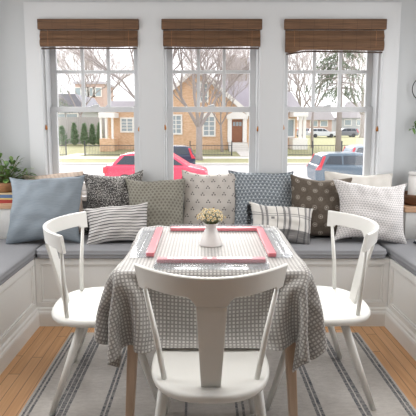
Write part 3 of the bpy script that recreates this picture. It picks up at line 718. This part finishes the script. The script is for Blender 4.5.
mb = MB(); mb.box(hx(104),hx(119),HYY-2.4,HYY-.02,hz(118),hz(113))
for px in (105.5,110.5,116.5): mb.box(hx(px)-.10,hx(px)+.10,HYY-2.2,HYY-1.98,hz(138),hz(118))
part(mb,'white_porch',m_white); part(MB().box(hx(104),hx(118),HYY-2.2,HYY-.02,-1.45,hz(138)),'porch_wall',m_brick)
mb = MB(); mb.box(hx(231),hx(246),39.1,43.0,-1.6,-1.20)   # front walk
o = MB(); o.add([(hx(236),39,GZ+.20),(hx(249),39,GZ+.20),(hx(246),43.4,-1.28),(hx(234),43.4,-1.28)],[(0,1,2,3)]); struct(o.build('path',m_conc),'concrete walk to the brown front door')
o = MB(); a0, a1, a2, a3 = at(52,164,36.5), at(64,164,36.5), at(112,146,44), at(104,146,44)
o.add([(a0[0],39,GZ+.20),(a1[0]+.3,39,GZ+.20),(a2[0],47,-1.22),(a3[0],47,-1.22)],[(0,1,2,3)]); struct(o.build('path',m_conc),'concrete walk across the left lawn')
# other houses
def house(name, lab, Y, pl, pr_, pe, pp, mat, rmat, wins=(), depth=10, flat=False, zb=-1.3):
    global e, iv
    e = tag(empty(name, (0,Y,zb)), lab, 'house'); iv = Matrix.Translation((0,-Y,-zb))
    x0, x1, ze, zp_ = hx(pl,Y), hx(pr_,Y), hz(pe,Y), hz(pp,Y)
    part(MB().box(x0,x1,Y,Y+depth,zb,ze),'wall',mat)
    if flat: part(MB().box(x0-.3,x1+.3,Y-.3,Y+depth+.3,ze,ze+.5),'roof',rmat)
    else:
        c_ = (x0+x1)/2; part(MB().prism([(x0-.6,ze),(x1+.6,ze),(x1-(x1-x0)*.22,zp_),(x0+(x1-x0)*.22,zp_)],Y-.6,Y+depth+.6),'roof',rmat)
    for px, p0, p1, w_ in wins: hwin(e, hx(px,Y), hz(p0,Y), w_, hz(p1,Y)-hz(p0,Y), Y, bars=False)
    for c_ in [x for x in C.objects if x.parent == e and x.name.startswith('window')]:
        c_.data.transform(iv)
        for g in [x for x in C.objects if x.parent == c_]: g.data.transform(iv)
house('house','grey house with dark slate roof behind the wooden fence',62,50,84,111,94,m_siding,m_roof,((60,120,114,1.6),(72,120,114,1.6)))
house('apartment_building','pink brick apartment block beyond the grey house',88,76,104,84,80,m_pbrick,m_proof,((80,96,88,1.5),(86,96,88,1.5),(92,96,88,1.5),(98,96,88,1.5),(80,108,101,1.5),(92,108,101,1.5)),10,True)
house('house','pale house with grey roof far behind the brick house',75,222,262,92,58,m_siding,m_proof,((232,102,95,1.4),(246,102,95,1.4)))
house('house','white columned brick house at the left of the right window',47,262,297,112,92,m_brick,m_proof,((288,136,120,1.2),))
mb = MB(); Y = 47
for px in (296.5,300.5): mb.box(hx(px,Y)-.16,hx(px,Y)+.16,Y-2.0,Y-1.7,hz(138,Y),hz(117,Y))
mb.box(hx(289,Y),hx(303,Y),Y-2.3,Y-.02,hz(117,Y),hz(112,Y)).box(hx(289,Y),hx(303,Y),Y-2.3,Y-.02,-1.3,hz(138,Y)); part(mb,'white_porch',m_white)
house('house','pale house far away seen past the bare tree on the right',105,306,332,120,106,m_pbrick,m_proof,((314,126,121,1.6),(324,126,121,1.6)))
house('house','distant light grey house at the far right of the street',110,338,372,118,102,m_siding,m_proof,((348,125,120,1.6),(360,125,120,1.6)))
# wooden fence and iron fences
e = tag(empty('wooden_fence',(0,55,-1.2)),'grey wooden board fence behind the small conifers','fence'); iv = Matrix.Translation((0,-55,1.2))
mb = MB(); x = hx(54,55)
while x < hx(106,55): mb.box(x,x+.24,55,55.04,-1.2,hz(117,55)); x += .26
part(mb,'boards',m_fencew); part(MB().box(hx(54,55),hx(106,55),55.04,55.12,-.6,-.5).box(hx(54,55),hx(106,55),55.04,55.12,.6,.7),'rails',m_fencew)
def ironfence(p0, p1, lab, Y=39.6):
    zb = GZ+.16
    e = tag(empty('iron_fence',(0,Y,zb)), lab, 'fence', 'iron fences across the street'); a_, b_ = hx(p0,Y), hx(p1,Y)
    MB().box(a_,b_,-.02,.02,.95,1.0).box(a_,b_,-.02,.02,.12,.16).build('rail', m_iron, e)
    x = a_; mb = MB()
    while x < b_: mb.box(x-.009,x+.009,-.01,.01,0,1.05); x += .14
    mb.build('bars', m_iron, e); n = max(2,int((b_-a_)/2.4)+1)
    for k in range(n): c_ = a_+(b_-a_)*k/(n-1); MB().box(c_-.045,c_+.045,-.045,.045,0,1.4).build('post', m_iron, e)
ironfence(56,65,'black iron fence left of the diagonal walk'); ironfence(84,136,'black iron fence in front of the brick porch'); ironfence(190,232,'black iron fence left of the front walk'); ironfence(250,268,'black iron fence right of the front walk'); ironfence(284,372,'black iron fence beyond the blue car')
# cars
def car(name, lab, col, prof, glass, L, x, y, flip, tail, group='parked cars', pickup=False):
    e = tag(empty(name,(x,y,GZ)), lab, 'car', group); s = -1 if flip else 1
    m = plain(name+'_paint', col, .25, var=.02); md = plain(name+'_glass', srgb(50,58,68), .08, var=.1)
    mk = lambda pts: [(s*a_,b_) for a_,b_ in pts]
    low, green = prof
    MB().prism(mk(low), -.92, .92).build('car_body', m, e, bevel=.09, seg=3, smooth=False)
    # greenhouse, narrower at the top
    zs = [p_[1] for p_ in green]; z0, z1 = min(zs), max(zs)
    def ring(sd): return [(s*a_, sd*(.86-.20*(b_-z0)/(z1-z0)), b_) for a_,b_ in green]
    mb = MB(); mb.rings([ring(-1), ring(1)]); mb.build('cabin', m, e, bevel=.05, seg=2)
    for g in glass:
        for sd in (-1,1):
            pts = [(s*a_, sd*(.875-.20*(b_-z0)/(z1-z0)), b_) for a_,b_ in g]; pi = [(p_[0],p_[1]-sd*.03,p_[2]) for p_ in pts]
            mb = MB(); mb.rings([pi, pts]); mb.build('side_window', md, e)
    for xx in (-L*.30, L*.31):
        for sd in (-1,1):
            w_ = MB().tube([(s*xx,sd*.72,.35),(s*xx,sd*.94,.35)], .35, 20).build('wheel', plain(name+'_tyre', srgb(46,46,48), .8), e)
            MB().tube([(s*xx,sd*.94,.35),(s*xx,sd*.955,.35)], .22, 16).build('hubcap', m_iron, w_)
    for sd in (-1,1):
        mb = MB(); mb.prism([(s*a_,b_) for a_,b_ in tail], sd*.93-.04, sd*.93+.02); mb.build('tail_light', m_tail, e)
        MB().box(s*(L/2-.28)-.2, s*(L/2-.28)+.2, sd*.8-.1, sd*.8+.13, .66, .84).build('headlight', m_hglass, e)
    return e
m_tail = plain('tail_light_red', srgb(208,60,74), .3, var=.05)
suv_low = [(-2.4,.3),(2.38,.3),(2.4,.75),(2.25,.98),(1.1,1.10),(-2.35,1.12),(-2.45,.9)]; suv_g = [(-2.33,1.08),(1.15,1.06),(.35,1.62),(-.3,1.70),(-1.75,1.68),(-2.1,1.58)]
suv_w = [[(-1.98,1.16),(-1.15,1.15),(-1.15,1.56),(-1.72,1.56)],[(-1.07,1.15),(-.12,1.14),(-.12,1.58),(-1.07,1.58)],[(-.04,1.14),(.86,1.13),(.28,1.54),(-.04,1.58)]]
suv_t = [(-2.46,.9),(-2.2,.9),(-1.98,1.56),(-2.1,1.56),(-2.24,1.2)]
car('car','blue-grey estate car with red tail light outside the right window',srgb(92,108,122),(suv_low,suv_g),suv_w,4.8,at(312,160,21.5)[0]+2.4,21.5,False,suv_t)
car('car','dark blue car parked across the street behind the pink car',srgb(50,60,80),(suv_low,suv_g),suv_w,4.8,at(195,150,28.5)[0]-2.4,28.5,True,suv_t)
car('car','pale silver car behind the blue-grey estate car',srgb(150,162,172),(suv_low,suv_g),suv_w,4.8,at(352,150,29)[0]+1.9,29,False,suv_t)
pk_low = [(-2.5,.35),(2.45,.35),(2.5,.72),(2.35,.90),(1.55,1.08),(-2.46,1.12),(-2.52,.8)]; pk_g = [(-2.2,1.08),(1.62,1.06),(.75,1.62),(.2,1.70),(-1.2,1.70),(-1.75,1.60)]
pk_w = [[(-1.95,1.16),(-1.05,1.15),(-1.05,1.58),(-1.55,1.57)],[(-.95,1.15),(.10,1.14),(.10,1.60),(-.95,1.60)],[(.20,1.14),(1.30,1.12),(.66,1.55),(.20,1.59)]]
car('car','pink car parked outside the left and middle windows',srgb(214,74,100),(pk_low,pk_g),pk_w,5.0,at(158,160,21.5)[0],21.5,False,[(-2.55,.75),(-2.36,.75),(-2.36,1.05),(-2.55,1.05)])
for k, (px, lab, col) in enumerate(((322,'small pale car far down the lawn, left of the bare tree',srgb(206,210,216)),(348,'dark grey car far down the lawn, right of the bare tree',srgb(120,124,132)),(312,'silver car far off beside the white porch',srgb(190,196,204)))):
    car('car',lab,col,(suv_low,suv_g),suv_w,4.8,at(px,130,80)[0],80+k*2,k%2==1,suv_t,'far parked cars').location.z = -1.12
# trees
m_bark = plain('grey_bark', srgb(152,144,140), .95, var=.14, scale=5); m_twig = plain('pale_twig', srgb(172,163,160), .95, var=.1, scale=3)
def tree(x, y, z, H, r, lab, seed, fork=.35, leanx=0, depth=6, spread=.62, group='bare trees along the street'):
    rd = random.Random(seed); e = tag(empty('bare_tree',(x,y,z)), lab, 'tree', group); br = MB(); tw = MB(); tr_ = MB()
    top = Vector((leanx*H*fork,0,H*fork)); tr_.tube([(0,0,-.2),(0,0,.3),top*.5+Vector((rd.uniform(-.1,.1),0,0)),top], [r*1.5,r*1.1,r*.95,r*.85], 12); tr_.build('trunk', m_bark, e, smooth=True)
    def grow(p_, d, L, rr, k):
        if k == 0: return
        mid = p_+d*L*.5+Vector((rd.uniform(-1,1),rd.uniform(-1,1),rd.uniform(-.4,.6)))*L*.07; q = p_+d*L+Vector((0,0,L*.05))
        (br if k > 3 else tw).tube([p_,mid,q], [rr,rr*.85,rr*.68], 6 if k > 3 else 4, False)
        n = 3 if k > 1 else 2
        for j in range(n):
            d2 = (d+Vector((rd.uniform(-1,1),rd.uniform(-1,1),rd.uniform(-.45,.7)))*spread).normalized()
            grow(q if j < 2 else mid, d2, L*rd.uniform(.66,.86), rr*(.66 if j < 2 else .5), k-1)
    n0 = 4
    for j in range(n0):
        a_ = 2*PI*j/n0+rd.uniform(-.4,.4); d = Vector((math.cos(a_)*.62+leanx,math.sin(a_)*.45,1)).normalized()
        grow(top-Vector((0,0,.15)), d, H*.20, r*.58, depth)
    br.build('branches', m_bark, e, smooth=True); tw.build('twigs', m_twig, e); return e
b = at(199,160,35.5); tree(b[0],35.5,GZ+.1,14,.28,'bare tree on the verge in the middle window',5,.20,.0,7)
b = at(152,158,34); tree(b[0],34,GZ+.1,15,.22,'bare tree beside the left window, branches leaning left',11,.26,-.12,7)
b = at(312,150,48); tree(b[0],48,GZ+.4,14,.16,'slender bare tree on the lawn left of the drooping conifer',21,.30,.0,7)
b = at(232,140,70); tree(b[0],70,-1,20,.35,'bare tree far behind the brick house',31,.25,0,6)
b = at(300,135,85); tree(b[0],85,-1,22,.4,'bare tree far off between the houses on the right',41,.2,0,6)
b = at(362,135,78); tree(b[0],78,-1,20,.4,'bare tree far off at the right edge of the right window',51,.2,0,6)
b = at(80,145,57); tree(b[0],57,-1.2,15,.17,'slender bare tree before the grey house in the left window',71,.25,.05,7)
b = at(222,146,42.5); tree(b[0],42.5,-1.4,11,.12,'slender bare tree on the lawn left of the front steps',81,.25,-.05,7)
b = at(100,135,95); tree(b[0],95,-1,24,.4,'bare tree far off beyond the pink apartment block',61,.2,0,6)
m_needle = plain('conifer_needles', srgb(112,124,102), .9, var=.25, scale=3); m_arb = plain('arborvitae_green', srgb(120,144,112), .9, var=.2, scale=5)
def needles(mb, p_, d, L, rd, n=26, s=.16):
    d = d.normalized()
    for k in range(n):
        f = rd.random(); c_ = p_+d*L*f; a_ = Vector((rd.uniform(-1,1),rd.uniform(-1,1),rd.uniform(-1.2,.3))).normalized()*s*rd.uniform(.5,1.2)+d*s*.5; w_ = a_.cross(Vector((rd.uniform(-1,1),rd.uniform(-1,1),rd.uniform(-1,1)))).normalized()*s*.14
        mb.add([c_-w_,c_+w_,c_+a_],[(0,1,2)])
def conifer(x, y, z, H, z0, rad, lab, seed, dens=26):
    rd = random.Random(seed); e = tag(empty('tall_conifer',(x,y,z)), lab, 'tree', 'tall conifers')
    MB().tube([(0,0,-.2),(0,0,H*.5),(0,0,H)], [.26,.18,.03], 10).build('trunk', m_bark, e, smooth=True); bm_ = MB(); nd = MB(); zz = z0
    while zz < H:
        rr = rad*(1-(zz-z0)/(H-z0))**.8*rd.uniform(.6,1.1)
        for j in range(5):
            a_ = rd.uniform(0,2*PI); d = Vector((math.cos(a_),math.sin(a_),-.15)); p0 = Vector((0,0,zz)); p1 = p0+d*rr*.6; p2 = p0+d*rr+Vector((0,0,-rr*.22)); bm_.tube([p0,p1,p2],[.05,.035,.012],5)
            for q in range(7):
                f = .25+.75*q/6; s_ = p0+(p2-p0)*f; dd = Vector((rd.uniform(-.5,.5)+math.cos(a_)*.3,rd.uniform(-.5,.5)+math.sin(a_)*.3,-1)); needles(nd, s_, dd, rd.uniform(.35,.95)*(1.15-.4*f), rd, dens)
        zz += rd.uniform(.35,.5)
    bm_.build('branches', m_bark, e); f_ = nd.build('foliage', m_needle, e); f_['kind'] = 'stuff'; return e
b = at(338,152,36.0); conifer(b[0],36.0,GZ+.1,13,6.0,3.0,'tall drooping conifer above the street in the right window',4)
b = at(47,150,40); conifer(b[0],40,GZ+.1,12,5.2,2.6,'tall conifer whose boughs reach into the left window',9,20)
def arbor(px, pb, pt_, w_, Y, lab, seed):
    rd = random.Random(seed); p0 = at(px,pb,Y); h = at(px,pt_,Y)[2]-p0[2]; zb = -1.22; h = at(px,pt_,Y)[2]-zb; e = tag(empty('conifer_shrub',(p0[0],Y,zb)), lab, 'shrub', 'small conifers by the wooden fence')
    MB().tube([(0,0,0),(0,0,h*.9)],[.06,.01],6).build('trunk', m_bark, e); nd = MB()
    for k in range(420):
        f = rd.random(); a_ = rd.uniform(0,2*PI); r_ = w_*.5*(min(1,f*6+.35))*(1-f)**.75*rd.uniform(.45,1); needles(nd, Vector((r_*math.cos(a_),r_*math.sin(a_),h*f*.95)), Vector((math.cos(a_)*.3,math.sin(a_)*.3,1)), .3, rd, 5, .26)
    f_ = nd.build('foliage', m_arb, e); f_['kind'] = 'stuff'
arbor(62,140,127,1.7,52,'broad yellow-green conifer shrub, leftmost before the wooden fence',1)
arbor(74.5,140,124,1.05,52,'narrow conifer shrub, second from the left before the fence',2); arbor(84.5,140,124.5,1.05,52.2,'narrow conifer shrub, third from the left before the fence',3)
arbor(92.5,140,125,.95,52.4,'narrow conifer shrub, fourth from the left before the fence',4); arbor(99.8,140,124,1.0,52,'narrow conifer shrub beside the brick porch',5)
